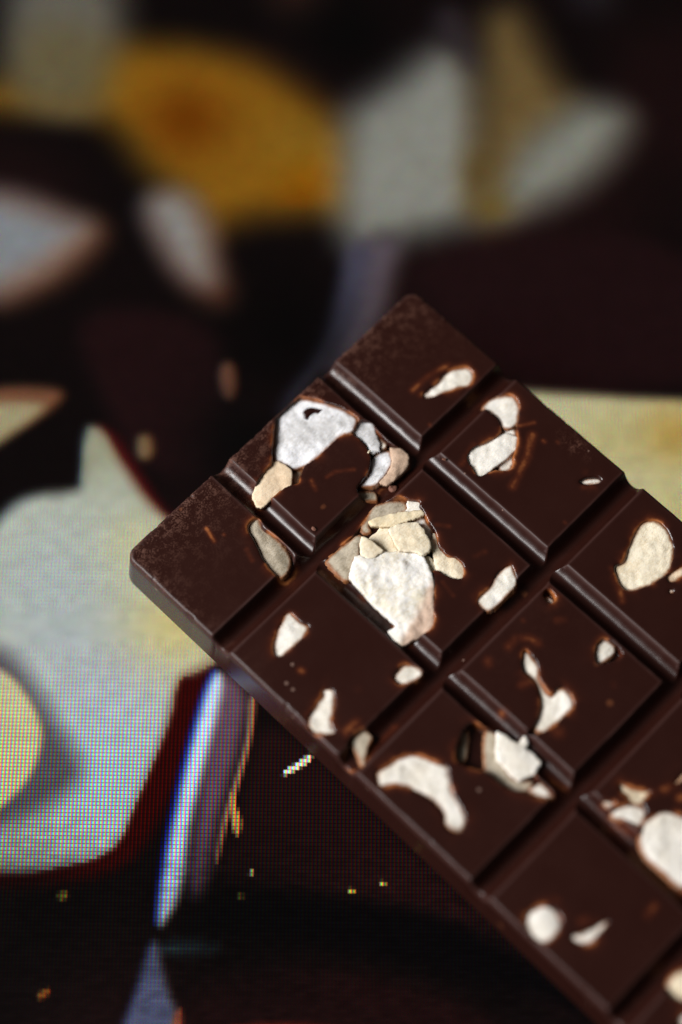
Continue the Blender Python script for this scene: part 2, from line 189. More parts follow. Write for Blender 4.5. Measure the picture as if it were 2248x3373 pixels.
PICTURE = [
    ('shape', 2.50, (30,13,13), [(-14.3,-38.3),(-1.2,-47.6),(9.4,-58.3),(45.5,-94.6),(24.1,-80.4),(9.4,-70.7),(-9.8,-69.0),(-21.7,-68.4),(-16.2,-54.7)]),
    ('shape', 2.50, (5,4,5), [(-28.7,-77.4),(-18.7,-69.5),(2.0,-70.8),(24.1,-74.2),(49.2,-93.1),(24.0,-84.1),(-12.6,-76.5)]),
    ('shape', 3.00, (26,10,10), [(-24.8,-84.7),(-5.2,-80.8),(24.0,-87.7),(38.1,-101.7),(-26.2,-102.4)]),
    ('shape', 3.00, (28,12,13), [(-52.6,41.6),(-23.8,40.1),(-21.6,23.8),(-24.3,6.3),(-36.2,7.0),(-45.0,21.8)]),
    ('shape', 3.50, (27,12,13), [(11.5,55.4),(59.1,59.8),(74.8,43.1),(73.8,25.0),(33.4,26.3),(14.0,44.3)]),
    ('shape', 7.00, (96,92,82), [(-69.3,116.2),(-46.5,116.5),(-44.2,104.0),(-45.8,88.3),(-51.7,83.5),(-62.1,86.4),(-67.6,97.6)]),
    ('shape', 7.00, (128,86,18), [(-47.3,98.4),(-36.2,100.5),(-20.5,97.2),(-10.0,91.2),(-3.1,84.3),(1.7,77.5),(1.9,62.0),(-7.8,62.1),(-19.5,60.8),(-26.0,57.4),(-33.1,66.4),(-39.2,72.1),(-43.8,79.9),(-52.7,85.7),(-73.1,84.0),(-73.6,90.5),(-55.5,90.7)]),
    ('shape', 7.00, (96,86,60), [(-66.7,103.8),(-47.6,104.0),(-46.7,86.8),(-55.1,83.5),(-66.4,86.5)]),
    ('wash', 6.00, (98,46,0), (-31.2,82.5,0.85)),
    ('wash', 5.00, (122,92,28), (-8.9,77.3,0.7)),
    ('wash', 5.00, (138,84,6), (-6.2,67.6,0.8)),
    ('wash', 3.00, (110,56,0), (-8.6,62.8,0.7)),
    ('shape', 7.00, (131,131,122), [(-0.1,85.3),(7.1,91.4),(14.0,97.6),(20.1,100.2),(24.4,95.7),(26.0,85.7),(26.9,75.8),(26.5,61.3),(17.3,58.4),(9.0,56.4),(1.5,53.4),(-1.1,61.0),(-0.6,75.5)]),
    ('shape', 6.76, (100,80,46), [(26.6,105.9),(33.2,110.1),(37.0,103.0),(40.7,93.9),(46.5,85.9),(38.6,77.9),(34.2,71.0),(31.5,61.4),(25.2,58.9),(25.9,80.7),(26.9,92.7)]),
    ('shape', 3.90, (44,37,40), [(17.5,108.9),(22.7,109.0),(25.7,99.8),(24.8,93.7),(21.8,99.7),(17.5,100.7)]),
    ('wash', 4.00, (82,58,16), (29.2,71.0,0.9)),
    ('shape', 7.00, (128,129,118), [(33.9,76.4),(40.4,82.9),(47.4,87.7),(55.0,85.5),(54.8,80.1),(49.4,72.2),(42.5,66.3),(34.1,62.4),(29.0,62.3),(30.8,69.0)]),
    ('wash', 3.00, (100,78,30), (28.2,63.2,0.7)),
    ('shape', 6.25, (140,88,60), [(-69.9,64.5),(-61.5,63.1),(-53.7,59.9),(-46.5,58.1),(-49.9,51.9),(-57.0,45.7),(-68.2,41.0)]),
    ('shape', 6.25, (126,130,134), [(-71.7,65.9),(-61.5,63.9),(-54.6,60.3),(-49.4,58.3),(-53.3,53.3),(-58.8,48.2),(-70.0,42.3)]),
    ('shape', 5.69, (108,62,44), [(-38.4,63.9),(-30.5,65.9),(-26.1,58.8),(-24.6,51.3),(-21.4,43.4),(-23.9,42.1),(-29.8,46.1),(-34.2,53.0)]),
    ('shape', 5.69, (136,136,132), [(-38.9,64.6),(-31.0,66.4),(-26.8,58.8),(-25.7,51.2),(-24.8,46.6),(-29.0,47.5),(-34.2,54.0)]),
    ('shape', 3.40, (82,72,80), [(1.7,56.3),(11.5,57.3),(9.4,47.9),(7.4,38.7),(3.4,31.3),(-3.9,27.6),(-1.6,34.9),(0.4,43.2)]),
    ('shape', 2.40, (68,66,82), [(0.7,55.3),(4.8,55.4),(3.9,46.9),(1.7,38.6),(-2.7,31.3),(-7.9,23.6),(-11.8,18.2),(-10.7,22.6),(-4.4,31.7),(-1.3,43.2)]),
    ('shape', 1.00, (128,82,62), [(-23.0,29.7),(-20.6,30.1),(-19.7,26.6),(-20.0,22.5),(-22.0,22.2),(-23.1,25.6)]),
    ('shape', 1.20, (116,86,56), [(-37.6,14.8),(-35.4,15.0),(-34.5,12.2),(-35.2,10.0),(-37.3,10.0),(-37.9,12.4)]),
    ('shape', 1.60, (112,72,50), [(-68.6,23.7),(-58.9,24.7),(-51.6,23.9),(-52.6,20.8),(-57.6,17.2),(-67.6,10.9)]),
    ('shape', 1.80, (158,148,112), [(-68.4,20.6),(-60.3,21.2),(-54.6,20.8),(-58.4,16.8),(-67.5,9.6)]),
    ('shape', 1.50, (64,12,14), [(-46.8,16.9),(-42.3,16.1),(-37.1,7.8),(-31.1,-1.5),(-24.6,-5.7),(-27.7,-7.4),(-34.8,-6.7),(-40.9,4.3)]),
    ('shape', 2.00, (46,4,3), [(-30.9,-26.5),(-21.2,-25.6),(-22.9,-32.0),(-24.9,-41.6),(-27.9,-51.0),(-31.7,-60.3),(-35.9,-65.6),(-43.9,-68.7),(-61.6,-70.0),(-62.2,-62.2),(-42.9,-60.4),(-37.3,-52.7),(-32.4,-43.3)]),
    ('shape', 2.00, (166,168,146), [(-47.6,16.0),(-44.9,16.0),(-41.8,10.4),(-37.5,3.5),(-30.2,-4.9),(-37.9,-9.2),(-46.3,-7.6)]),
    ('shape', 2.20, (178,182,164), [(-46.9,6.9),(-43.6,9.5),(-39.9,7.4),(-36.0,1.0),(-30.2,-3.7),(-17.5,-7.3),(-16.8,-32.0),(-64.4,-32.5),(-66.0,-10.4),(-62.7,-2.8),(-57.9,2.6),(-46.7,3.4)]),
    ('shape', 1.50, (178,182,168), [(-64.9,-26.1),(-45.0,-22.6),(-27.4,-26.8),(-29.0,-33.7),(-29.7,-39.3),(-32.4,-47.2),(-35.5,-55.4),(-37.2,-61.1),(-40.8,-64.0),(-47.1,-65.4),(-52.9,-66.8),(-61.8,-66.7)]),
    ('wash', 13.00, (158,174,194), (-50.7,-16.9,0.4)),
    ('wash', 9.00, (168,176,200), (-38.9,-35.4,0.45)),
    ('wash', 7.00, (204,190,128), (-28.7,-21.6,0.95)),
    ('wash', 5.00, (196,190,140), (-36.4,-6.7,0.6)),
    ('wash', 9.00, (160,185,200), (-41.0,-52.7,0.7)),
    ('wash', 6.00, (190,195,190), (-47.9,-63.5,0.5)),
    ('wash', 5.00, (150,150,124), (-45.6,11.2,0.8)),
    ('shape', 3.00, (84,80,84), [(-64.8,-26.9),(-58.6,-26.8),(-52.7,-34.8),(-47.7,-42.7),(-43.5,-48.9),(-47.0,-53.6),(-52.8,-57.5),(-62.3,-60.6)]),
    ('shape', 1.00, (192,186,146), [(-64.7,-28.5),(-58.3,-31.3),(-54.6,-35.6),(-52.0,-40.4),(-51.6,-43.5),(-52.3,-47.4),(-53.9,-51.3),(-58.1,-56.0),(-62.5,-57.6)]),
    ('shape', 2.20, (96,72,86), [(-21.5,-29.6),(-15.6,-33.6),(-16.5,-42.3),(-18.6,-50.1),(-20.5,-58.6),(-21.8,-68.4),(-24.5,-71.5),(-25.5,-65.5),(-23.8,-51.0)]),
    ('shape', 0.70, (14,20,92), [(-23.0,-30.0),(-20.7,-30.4),(-22.7,-39.2),(-25.0,-47.9),(-26.9,-57.2),(-28.3,-65.5),(-29.5,-73.7),(-30.8,-76.7),(-30.5,-66.3),(-28.9,-55.7),(-26.4,-42.4)]),
    ('shape', 1.20, (196,214,242), [(-22.4,-30.4),(-20.0,-31.6),(-21.7,-40.8),(-23.8,-50.2),(-25.5,-58.7),(-26.1,-69.2),(-27.6,-73.1),(-30.2,-76.9),(-29.5,-66.3),(-27.7,-55.6),(-25.4,-43.2)]),
    ('shape', 0.50, (146,104,82), [(-15.8,-34.4),(-14.4,-35.1),(-15.0,-43.1),(-16.9,-50.9),(-19.0,-58.6),(-20.2,-65.0),(-20.9,-65.1),(-20.0,-57.8),(-17.8,-50.1),(-15.9,-42.3)]),
    ('shape', 0.40, (196,146,84), [(-18.5,-52.3),(-17.9,-52.3),(-17.4,-55.1),(-16.4,-57.2),(-16.5,-59.3),(-17.3,-60.6),(-18.2,-58.2)]),
    ('shape', 0.25, (240,246,205), [(-9.8,-48.8),(-6.5,-46.7),(-4.6,-45.1),(-4.3,-46.2),(-5.8,-47.6),(-9.4,-49.7)]),
    ('shape', 0.20, (210,205,140), [(-15.0,-66.0),(-13.9,-66.0),(-13.9,-67.2),(-15.0,-67.2)]),
    ('shape', 0.20, (110,96,36), [(-16.8,-70.0),(-15.7,-70.0),(-15.7,-71.1),(-16.7,-71.1)]),
    ('shape', 0.20, (190,170,70), [(2.1,-68.9),(3.1,-68.9),(3.1,-69.9),(2.1,-70.0)]),
    ('shape', 0.20, (190,180,90), [(7.3,-67.6),(8.4,-67.6),(8.4,-68.6),(7.3,-68.6)]),
    ('shape', 0.40, (150,130,50), [(-47.7,-70.4),(-45.7,-69.9),(-45.4,-71.0),(-46.8,-72.0)]),
    ('shape', 0.40, (170,96,40), [(-50.0,-87.5),(-47.9,-86.2),(-47.4,-87.0),(-49.2,-88.6)]),
    ('shape', 1.80, (40,54,60), [(-30.1,-79.3),(-25.0,-78.0),(-19.1,-79.1),(-21.3,-80.1),(-28.6,-80.5)]),
    ('shape', 1.30, (80,84,112), [(-31.3,-78.9),(-30.0,-78.2),(-28.9,-83.3),(-27.2,-88.3),(-25.7,-91.1),(-26.8,-94.7),(-28.5,-99.7),(-39.8,-102.6),(-35.6,-94.1),(-32.9,-86.2)]),
    ('shape', 0.70, (140,70,52), [(-26.7,-89.9),(-25.3,-89.4),(-25.7,-95.4),(-27.8,-100.4),(-28.1,-98.3),(-27.0,-93.3)]),
    ('shape', 0.80, (120,34,18), [(-18.7,-92.5),(-9.3,-91.7),(2.3,-92.4),(9.5,-95.0),(-19.3,-96.7)]),
    ('shape', 1.70, (188,182,142), [(28.5,24.9),(41.4,24.2),(53.5,23.4),(63.0,23.1),(81.7,22.4),(78.1,-34.0),(32.6,-18.4),(25.2,15.6)]),
    ('wash', 5.00, (168,132,56), (61.3,16.0,0.75)),
    ('wash', 5.00, (168,152,88), (49.2,15.0,0.4)),
    ('wash', 6.00, (182,170,112), (61.3,-1.3,0.7)),
    ('shape', 7.00, (46,26,20), [(-15.7,114.8),(-5.2,114.9),(-6.9,107.6),(-13.8,108.0)]),
    ('shape', 7.00, (34,30,34), [(45.6,114.4),(52.6,114.5),(51.5,109.3),(47.2,109.8)]),
    ('wash', 8.00, (5,4,4), (-10.6,36.6,0.9)),
    ('wash', 8.00, (5,5,5), (-18.1,13.3,0.9)),
    ('wash', 8.00, (4,4,4), (0.2,101.5,0.9)),
    ('wash', 9.00, (4,4,4), (-15.6,-75.1,0.7)),
    ('wash', 9.00, (4,4,4), (-52.4,-75.5,0.7)),
]

# ------------------------------------------------------------------ helpers
rng = np.random.default_rng(7)


def value_noise(x, y, scale, seed=0):
    """smooth value noise in [0, 1]"""
    r = np.random.default_rng(seed)
    tab = r.random((256, 256))
    fx, fy = x / scale, y / scale
    ix, iy = np.floor(fx).astype(int), np.floor(fy).astype(int)
    tx, ty = fx - ix, fy - iy
    tx, ty = tx * tx * (3 - 2 * tx), ty * ty * (3 - 2 * ty)
    a, b = tab[ix % 256, iy % 256], tab[(ix + 1) % 256, iy % 256]
    c, d = tab[ix % 256, (iy + 1) % 256], tab[(ix + 1) % 256, (iy + 1) % 256]
    return (a * (1 - tx) + b * tx) * (1 - ty) + (c * (1 - tx) + d * tx) * ty


def smooth(t):
    t = np.clip(t, 0, 1)
    return t * t * (3 - 2 * t)


def round_outline(poly, times=2):
    """corner cutting: turns a traced outline into a softly curved one"""
    p = np.array(poly, float)
    for _ in range(times):
        q = np.roll(p, -1, axis=0)
        p = np.stack([0.75 * p + 0.25 * q, 0.25 * p + 0.75 * q], 1).reshape(-1, 2)
    return p


def sdf(poly, x, y):
    """signed distance to a closed outline, negative inside"""
    best = np.full(x.shape, 1e9)
    inside = np.zeros(x.shape, bool)
    n = len(poly)
    for k in range(n):
        ax, ay = poly[k]
        bx, by = poly[(k + 1) % n]
        ex, ey = bx - ax, by - ay
        l2 = ex * ex + ey * ey + 1e-12
        t = np.clip(((x - ax) * ex + (y - ay) * ey) / l2, 0, 1)
        dx, dy = x - ax - t * ex, y - ay - t * ey
        best = np.minimum(best, dx * dx + dy * dy)
        if ay != by:
            cond = (ay > y) != (by > y)
            inside ^= cond & (x < ex * (y - ay) / (by - ay) + ax)
    d = np.sqrt(best)
    return np.where(inside, -d, d)


def link(o, parent=None):
    scene.collection.objects.link(o)
    if parent is not None:
        o.parent = parent
    return o


def mesh_object(name, verts, faces, material, parent=None, smooth_shade=True):
    me = bpy.data.meshes.new(name)
    verts = np.asarray(verts, np.float32)
    faces = np.asarray(faces, np.int32)
    me.vertices.add(len(verts))
    me.vertices.foreach_set('co', (verts * MM).ravel())
    k = faces.shape[1]
    me.loops.add(faces.size)
    me.loops.foreach_set('vertex_index', faces.ravel())
    me.polygons.add(len(faces))
    me.polygons.foreach_set('loop_start', np.arange(0, faces.size, k, dtype=np.int32))
    me.update(calc_edges=True)
    me.polygons.foreach_set('use_smooth', np.full(len(faces), smooth_shade))
    me.validate()
    me.materials.append(material)
    return link(bpy.data.objects.new(name, me), parent)


def tag(o, label, category, group=None, kind=None):
    o['label'] = label
    o['category'] = category
    if group:
        o['group'] = group
    if kind:
        o['kind'] = kind
    return o


def empty(name, loc, rz=0.0):
    o = bpy.data.objects.new(name, None)
    o.empty_display_size = 0.01
    o.location = [c * MM for c in loc]
    o.rotation_euler = (0, 0, rz)
    return link(o)


class Nodes:
    """short-hand for building a node material"""
    def __init__(self, name):
        self.mat = bpy.data.materials.new(name)
        self.mat.use_nodes = True
        self.nt = self.mat.node_tree
        self.nt.nodes.clear()
        self.out = self.nt.nodes.new('ShaderNodeOutputMaterial')

    def node(self, kind, **kw):
        n = self.nt.nodes.new(kind)
        for k, v in kw.items():
            setattr(n, k, v)
        return n

    def set(self, socket, value):
        if isinstance(value, bpy.types.NodeSocket):
            self.nt.links.new(value, socket)
        else:
            socket.default_value = value

    def math(self, op, a, b=0.0, clamp=False):
        n = self.node('ShaderNodeMath', operation=op, use_clamp=clamp)
        self.set(n.inputs[0], a)
        self.set(n.inputs[1], b)
        return n.outputs[0]

    def mix(self, fac, a, b):
        n = self.node('ShaderNodeMix', data_type='RGBA')
        self.set(n.inputs[0], fac)
        self.set(n.inputs[6], a)
        self.set(n.inputs[7], b)
        return n.outputs[2]

    def ramp(self, v, lo, hi):
        n = self.node('ShaderNodeMapRange', interpolation_type='SMOOTHSTEP')
        self.set(n.inputs['Value'], v)
        n.inputs['From Min'].default_value = lo
        n.inputs['From Max'].default_value = hi
        return n.outputs[0]

    def coords(self):
        n = self.node('ShaderNodeTexCoord')
        return n.outputs['Object']

    def noise(self, vec, scale, detail=3.0, rough=0.55):
        n = self.node('ShaderNodeTexNoise')
        self.set(n.inputs['Vector'], vec)
        n.inputs['Scale'].default_value = scale
        n.inputs['Detail'].default_value = detail
        n.inputs['Roughness'].default_value = rough
        return n.outputs['Fac']

    def attr(self, name):
        n = self.node('ShaderNodeAttribute', attribute_name=name)
        return n

    def bump(self, height, strength, dist):
        n = self.node('ShaderNodeBump')
        n.inputs['Strength'].default_value = strength
        n.inputs['Distance'].default_value = dist
        self.set(n.inputs['Height'], height)
        return n.outputs[0]

    def principled(self, **kw):
        n = self.node('ShaderNodeBsdfPrincipled')
        for k, v in kw.items():
            self.set(n.inputs[k.replace('_', ' ')], v)
        self.nt.links.new(n.outputs[0], self.out.inputs['Surface'])
        return n


# ------------------------------------------------------------------ materials
def chocolate_material():
    m = Nodes('dark_chocolate')
    co = m.coords()
    amber = m.attr('amber').outputs['Fac']
    bloom = m.attr('bloom').outputs['Fac']
    edge = m.attr('edge').outputs['Fac']
    cloud = m.noise(co, 120.0, 4.0)
    base = m.mix(cloud, (0.0165, 0.0041, 0.0028, 1), (0.0230, 0.0062, 0.0041, 1))
    # thin chocolate over an almond glows rust to amber
    ragged = m.noise(co, 900.0, 3.0)
    a = m.math('MULTIPLY', amber, m.math('ADD', m.math('MULTIPLY', ragged, 1.1), 0.45), clamp=True)
    rust = m.mix(m.ramp(a, 0.35, 1.0), (0.058, 0.0125, 0.0055, 1), (0.29, 0.095, 0.028, 1))
    base = m.mix(m.ramp(a, 0.0, 0.6), base, rust)
    base = m.mix(m.math('MULTIPLY', edge, 0.35), base, (0.055, 0.016, 0.011, 1))   # thin rubbed edges
    # dry pale speckle of fat bloom near the ends of the bar
    flake = m.noise(co, 3000.0, 5.0, 0.75)
    patch = m.noise(co, 700.0, 2.0)
    f = m.math('ADD', m.math('MULTIPLY', flake, 0.62), m.math('MULTIPLY', patch, 0.38))
    f = m.math('MULTIPLY', m.ramp(f, 0.495, 0.585), bloom, clamp=True)
    base = m.mix(m.math('MULTIPLY', f, 0.7), base, (0.125, 0.050, 0.031, 1))
    # stray crumbs of cocoa dust, pin-prick size
    vor = m.node('ShaderNodeTexVoronoi', feature='F1')
    m.set(vor.inputs['Vector'], co)
    vor.inputs['Scale'].default_value = 330.0
    sep = m.node('ShaderNodeSeparateColor')
    m.set(sep.inputs[0], vor.outputs['Color'])
    size = m.ramp(sep.outputs[0], 0.80, 1.0)
    dot = m.math('LESS_THAN', vor.outputs['Distance'], m.math('MULTIPLY', size, 0.11))
    base = m.mix(m.math('MULTIPLY', dot, 0.4), base, (0.30, 0.19, 0.15, 1))
    # rust-coloured flecks where a splinter of almond lies just under the surface
    vf = m.node('ShaderNodeTexVoronoi', feature='F1')
    m.set(vf.inputs['Vector'], co)
    vf.inputs['Scale'].default_value = 170.0
    sf = m.node('ShaderNodeSeparateColor')
    m.set(sf.inputs[0], vf.outputs['Color'])
    wide = m.math('MULTIPLY', m.ramp(sf.outputs[1], 0.72, 1.0), 0.16)
    near = m.math('ADD', vf.outputs['Distance'], m.math('MULTIPLY', m.math('SUBTRACT', ragged, 0.5), 0.14))
    fleck = m.math('MULTIPLY', m.math('SUBTRACT', 1.0, m.ramp(m.math('DIVIDE', near, m.math('ADD', wide, 0.001)), 0.3, 1.0)), 0.55)
    base = m.mix(fleck, base, (0.13, 0.042, 0.017, 1))
    rough = m.math('ADD', m.math('MULTIPLY', cloud, 0.10), 0.22)
    rough = m.math('ADD', rough, m.math('MULTIPLY', f, 0.3))
    rough = m.math('ADD', rough, m.math('MULTIPLY', edge, 0.3))
    fine = m.noise(co, 2600.0, 3.0)
    h = m.math('ADD', m.math('MULTIPLY', fine, 0.25), m.math('ADD', m.math('MULTIPLY', f, 0.6), m.math('MULTIPLY', dot, 1.5)))
    m.principled(Base_Color=base, Roughness=rough, IOR=1.45, Specular_IOR_Level=0.5,
                 Normal=m.bump(h, 0.2, 0.0001))
    return m.mat


def almond_material(name, light, dark, skin=None, vein=0.5, rough=0.62, sss=0.12):
    m = Nodes(name)
    co = m.coords()
    mp = m.node('ShaderNodeMapping')
    m.set(mp.inputs['Vector'], co)
    mp.inputs['Rotation'].default_value = (0, 0, 0.5)
    mp.inputs['Scale'].default_value = (1.0, 3.0, 1.0)
    broad = m.noise(co, 190.0, 4.0)
    fibre = m.noise(mp.outputs[0], 900.0, 4.0, 0.65)
    grain = m.noise(co, 3400.0, 3.0, 0.7)
    t = m.math('ADD', m.math('MULTIPLY', broad, 0.6), m.math('MULTIPLY', fibre, 0.4))
    t = m.math('ADD', t, m.math('MULTIPLY', m.math('SUBTRACT', grain, 0.5), 0.4))
    base = m.mix(m.ramp(t, 0.5 - 0.28 * vein - 0.02, 0.62), dark + (1,), light + (1,))
    if skin:
        s = m.noise(co, 160.0, 3.0)
        g = m.math('ADD', m.attr('rim').outputs['Fac'], m.math('MULTIPLY', m.math('SUBTRACT', s, 0.5), 0.8))
        base = m.mix(m.ramp(g, 0.45, 0.75), base, skin + (1,))
    film = m.noise(co, 600.0, 3.0)
    fm = m.math('ADD', m.attr('film').outputs['Fac'], m.math('MULTIPLY', m.math('SUBTRACT', film, 0.5), 1.1))
    base = m.mix(m.ramp(fm, 0.15, 1.0), base, (0.22, 0.085, 0.032, 1))
    h = m.math('ADD', m.math('MULTIPLY', fibre, 0.6), m.math('MULTIPLY', grain, 0.4))
    m.principled(Base_Color=base, Roughness=rough, IOR=1.45, Specular_IOR_Level=0.3,
                 Subsurface_Weight=sss, Subsurface_Radius=(1.0, 0.75, 0.5), Subsurface_Scale=0.0009,
                 Normal=m.bump(h, 0.6, 0.00025))
    return m.mat


def plain_material(name, colour, rough=0.5, spec=0.5):
    m = Nodes(name)
    co = m.coords()
    n = m.noise(co, 700.0, 4.0)
    c2 = tuple(c * 0.6 for c in colour)
    m.principled(Base_Color=m.mix(n, c2 + (1,), colour + (1,)), Roughness=rough, Specular_IOR_Level=spec,
                 Normal=m.bump(n, 0.3, 0.0001))
    return m.mat


def screen_material():
    """Each face of the panel is one picture element: its colour comes from the
    face attribute, split into blue, green and red stripes with dark gaps."""
    m = Nodes('display_pixels')
    uv = m.node('ShaderNodeUVMap')
    sep = m.node('ShaderNodeSeparateXYZ')
    m.set(sep.inputs[0], uv.outputs[0])
    x, y = sep.outputs[0], sep.outputs[1]
    col = m.attr('picture').outputs['Color']
    rgb = m.node('ShaderNodeSeparateColor')
    m.set(rgb.inputs[0], col)

    def band(v, lo, hi, soft):
        return m.math('MULTIPLY', m.ramp(v, lo - soft, lo + soft), m.math('SUBTRACT', 1.0, m.ramp(v, hi - soft, hi + soft)))
    gap = band(y, 0.17, 0.83, 0.05)
    gap_red = band(y, 0.07, 0.93, 0.05)
    # width * height of each stripe, so that a full white pixel averages to its own colour
    b = m.math('MULTIPLY', m.math('MULTIPLY', band(x, 0.04, 0.33, 0.03), gap), 1 / (0.29 * 0.66))
    g = m.math('MULTIPLY', m.math('MULTIPLY', band(x, 0.37, 0.65, 0.03), gap), 1 / (0.28 * 0.66))
    r = m.math('MULTIPLY', m.math('MULTIPLY', band(x, 0.69, 0.96, 0.03), gap_red), 1 / (0.27 * 0.86))
    # light spreads a little inside the panel, so the gaps are never quite dark
    r, g, b = (m.math('ADD', m.math('MULTIPLY', c, 0.55), 0.45) for c in (r, g, b))
    out = m.node('ShaderNodeCombineColor')
    m.set(out.inputs[0], m.math('MULTIPLY', r, rgb.outputs[0]))
    m.set(out.inputs[1], m.math('MULTIPLY', g, rgb.outputs[1]))
    m.set(out.inputs[2], m.math('MULTIPLY', b, rgb.outputs[2]))
    m.principled(Base_Color=(0.001, 0.0008, 0.0008, 1), Roughness=0.3, Specular_IOR_Level=0.03,
                 Emission_Color=out.outputs[0], Emission_Strength=1.0)
    m.mat.cycles.emission_sampling = 'NONE'
    return m.mat


CHOCOLATE = chocolate_material()
ALMOND = {
    'white': almond_material('almond_white', (0.82, 0.785, 0.72), (0.64, 0.59, 0.50), vein=0.4),
    'mottle': almond_material('almond_mottled', (0.80, 0.80, 0.82), (0.48, 0.47, 0.46), vein=0.5),
    'cream': almond_material('almond_cream', (0.82, 0.74, 0.58), (0.66, 0.55, 0.38), vein=0.4),
    'butter': almond_material('almond_butter', (0.80, 0.69, 0.49), (0.68, 0.55, 0.34), vein=0.4),
    'tan': almond_material('almond_tan', (0.74, 0.60, 0.43), (0.60, 0.45, 0.30), vein=0.5),
    'skin': almond_material('almond_skin', (0.56, 0.40, 0.29), (0.26, 0.16, 0.11), vein=0.7),
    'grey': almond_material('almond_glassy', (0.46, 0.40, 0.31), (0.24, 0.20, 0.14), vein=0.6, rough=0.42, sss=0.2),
    'smear': CHOCOLATE,
    'slab': almond_material('almond_slab', (0.84, 0.82, 0.79), (0.66, 0.59, 0.44), skin=(0.58, 0.42, 0.32), vein=0.5),
}

# ------------------------------------------------------------------ display the bar lies over
PITCH = 0.671
NX, NY = 330, 490


def srgb_to_linear(c):
    c = np.asarray(c, float) / 255.0
    return np.where(c <= 0.04045, c / 12.92, ((c + 0.055) / 1.055) ** 2.4)


def build_picture(px, py):
    img = np.empty(px.shape + (3,))
    warm = smooth(value_noise(px + 300, py + 300, 26.0, 8) * 1.6 - 0.3)[..., None]
    img[:] = np.array((10, 6, 6)) / 255 * (1 - warm) + np.array((22, 10, 10)) / 255 * warm
    for kind, soft, colour, shape in PICTURE:
        lin = np.array(colour) / 255.0            # the picture is mixed in display values
        if kind == 'shape':
            poly = round_outline(shape, 2)
            lo, hi = poly.min(0) - 2 * soft - 1, poly.max(0) + 2 * soft + 1
            m = (px > lo[0]) & (px < hi[0]) & (py > lo[1]) & (py < hi[1])
            if not m.any():
                continue
            d = sdf(poly, px[m], py[m])
            a = 1 - smooth(d / (2 * soft) + 0.5)
            img[m] = img[m] * (1 - a[:, None]) + lin * a[:, None]
        else:
            x, y, k = shape
            lum = (img ** 2.2).sum(-1)
            a = k * np.exp(-((px - x) ** 2 + (py - y) ** 2) / (2 * soft * soft))
            if sum(colour) > 30:                       # a tint only where the picture is already lit
                a = a * smooth((lum - 0.08) / 0.2)
            img = img * (1 - a[..., None]) + lin * a[..., None]
    # the photographed almond has faint ripples
    ripple = value_noise(px, py, 1.6, 3) * 0.6 + value_noise(px * 0.5 + py, py * 2.5, 1.4, 4) * 0.4
    grit = value_noise(px * 0.6 + py * 0.5, py * 1.6 - px * 0.3, 1.0, 9) * smooth((-py - 50.0) / 18.0)
    img = srgb_to_linear(img * 255.0)
    return img * (0.84 + 0.26 * ripple + 0.55 * (grit - 0.5 * smooth((-py - 50.0) / 18.0)))[..., None].clip(0.2)


def build_display():
    root = empty('display_screen', (0, 0, 0), -0.012)
    tag(root, 'glowing flat display panel showing a blurred close-up of chocolate and almonds, under the bar', 'screen')
    x0, y0 = -NX * PITCH / 2, -NY * PITCH / 2 + 8.0
    gx, gy = np.meshgrid(x0 + PITCH * np.arange(NX + 1), y0 + PITCH * np.arange(NY + 1), indexing='ij')
    verts = np.stack([gx, gy, np.zeros_like(gx)], -1).reshape(-1, 3)
    idx = np.arange((NX + 1) * (NY + 1)).reshape(NX + 1, NY + 1)
    f = np.stack([idx[:-1, :-1], idx[1:, :-1], idx[1:, 1:], idx[:-1, 1:]], -1).reshape(-1, 4)
    o = mesh_object('picture_panel', verts, f, screen_material(), root, False)
    me = o.data
    cx = (gx[:-1, :-1] + PITCH / 2)
    cy = (gy[:-1, :-1] + PITCH / 2)
    pic = build_picture(cx, cy).reshape(-1, 3)
    at = me.attributes.new('picture', 'FLOAT_COLOR', 'FACE')
    at.data.foreach_set('color', np.concatenate([pic, np.ones((len(pic), 1))], 1).astype(np.float32).ravel())
    uv = me.uv_layers.new(name='UVMap')
    uv.data.foreach_set('uv', np.tile(np.array([0, 0, 1, 0, 1, 1, 0, 1], np.float32), len(f)))
    # thin housing and the raised bezel round the picture
    black = plain_material('black_plastic', (0.02, 0.02, 0.022), 0.45)
    hx, hy, cy0 = NX * PITCH / 2, NY * PITCH / 2, 8.0
    w = 9.0

    def box(a, b):
        (ax, ay, az), (bx, by, bz) = a, b
        v = [(x, y, z) for z in (az, bz) for y in (ay, by) for x in (ax, bx)]
        q = [(0, 2, 3, 1), (4, 5, 7, 6), (0, 1, 5, 4), (2, 6, 7, 3), (0, 4, 6, 2), (1, 3, 7, 5)]
        return v, q
    v, q = box((-hx - w, cy0 - hy - w, -14.0), (hx + w, cy0 + hy + w, -0.3))
    mesh_object('housing', v, q, black, root, False)
    for a, b in (((-hx - w, cy0 - hy - w, -0.3), (hx + w, cy0 - hy, 1.6)), ((-hx - w, cy0 + hy, -0.3), (hx + w, cy0 + hy + w, 1.6)),
                 ((-hx - w, cy0 - hy, -0.3), (-hx, cy0 + hy, 1.6)), ((hx, cy0 - hy, -0.3), (hx + w, cy0 + hy, 1.6))):
        v, q = box(a, b)
        e = mesh_object('bezel_strip', v, q, black, root, False)
        bv = e.modifiers.new('bevel', 'BEVEL')
        bv.width = 0.0006
        bv.segments = 2
    return root


build_display()

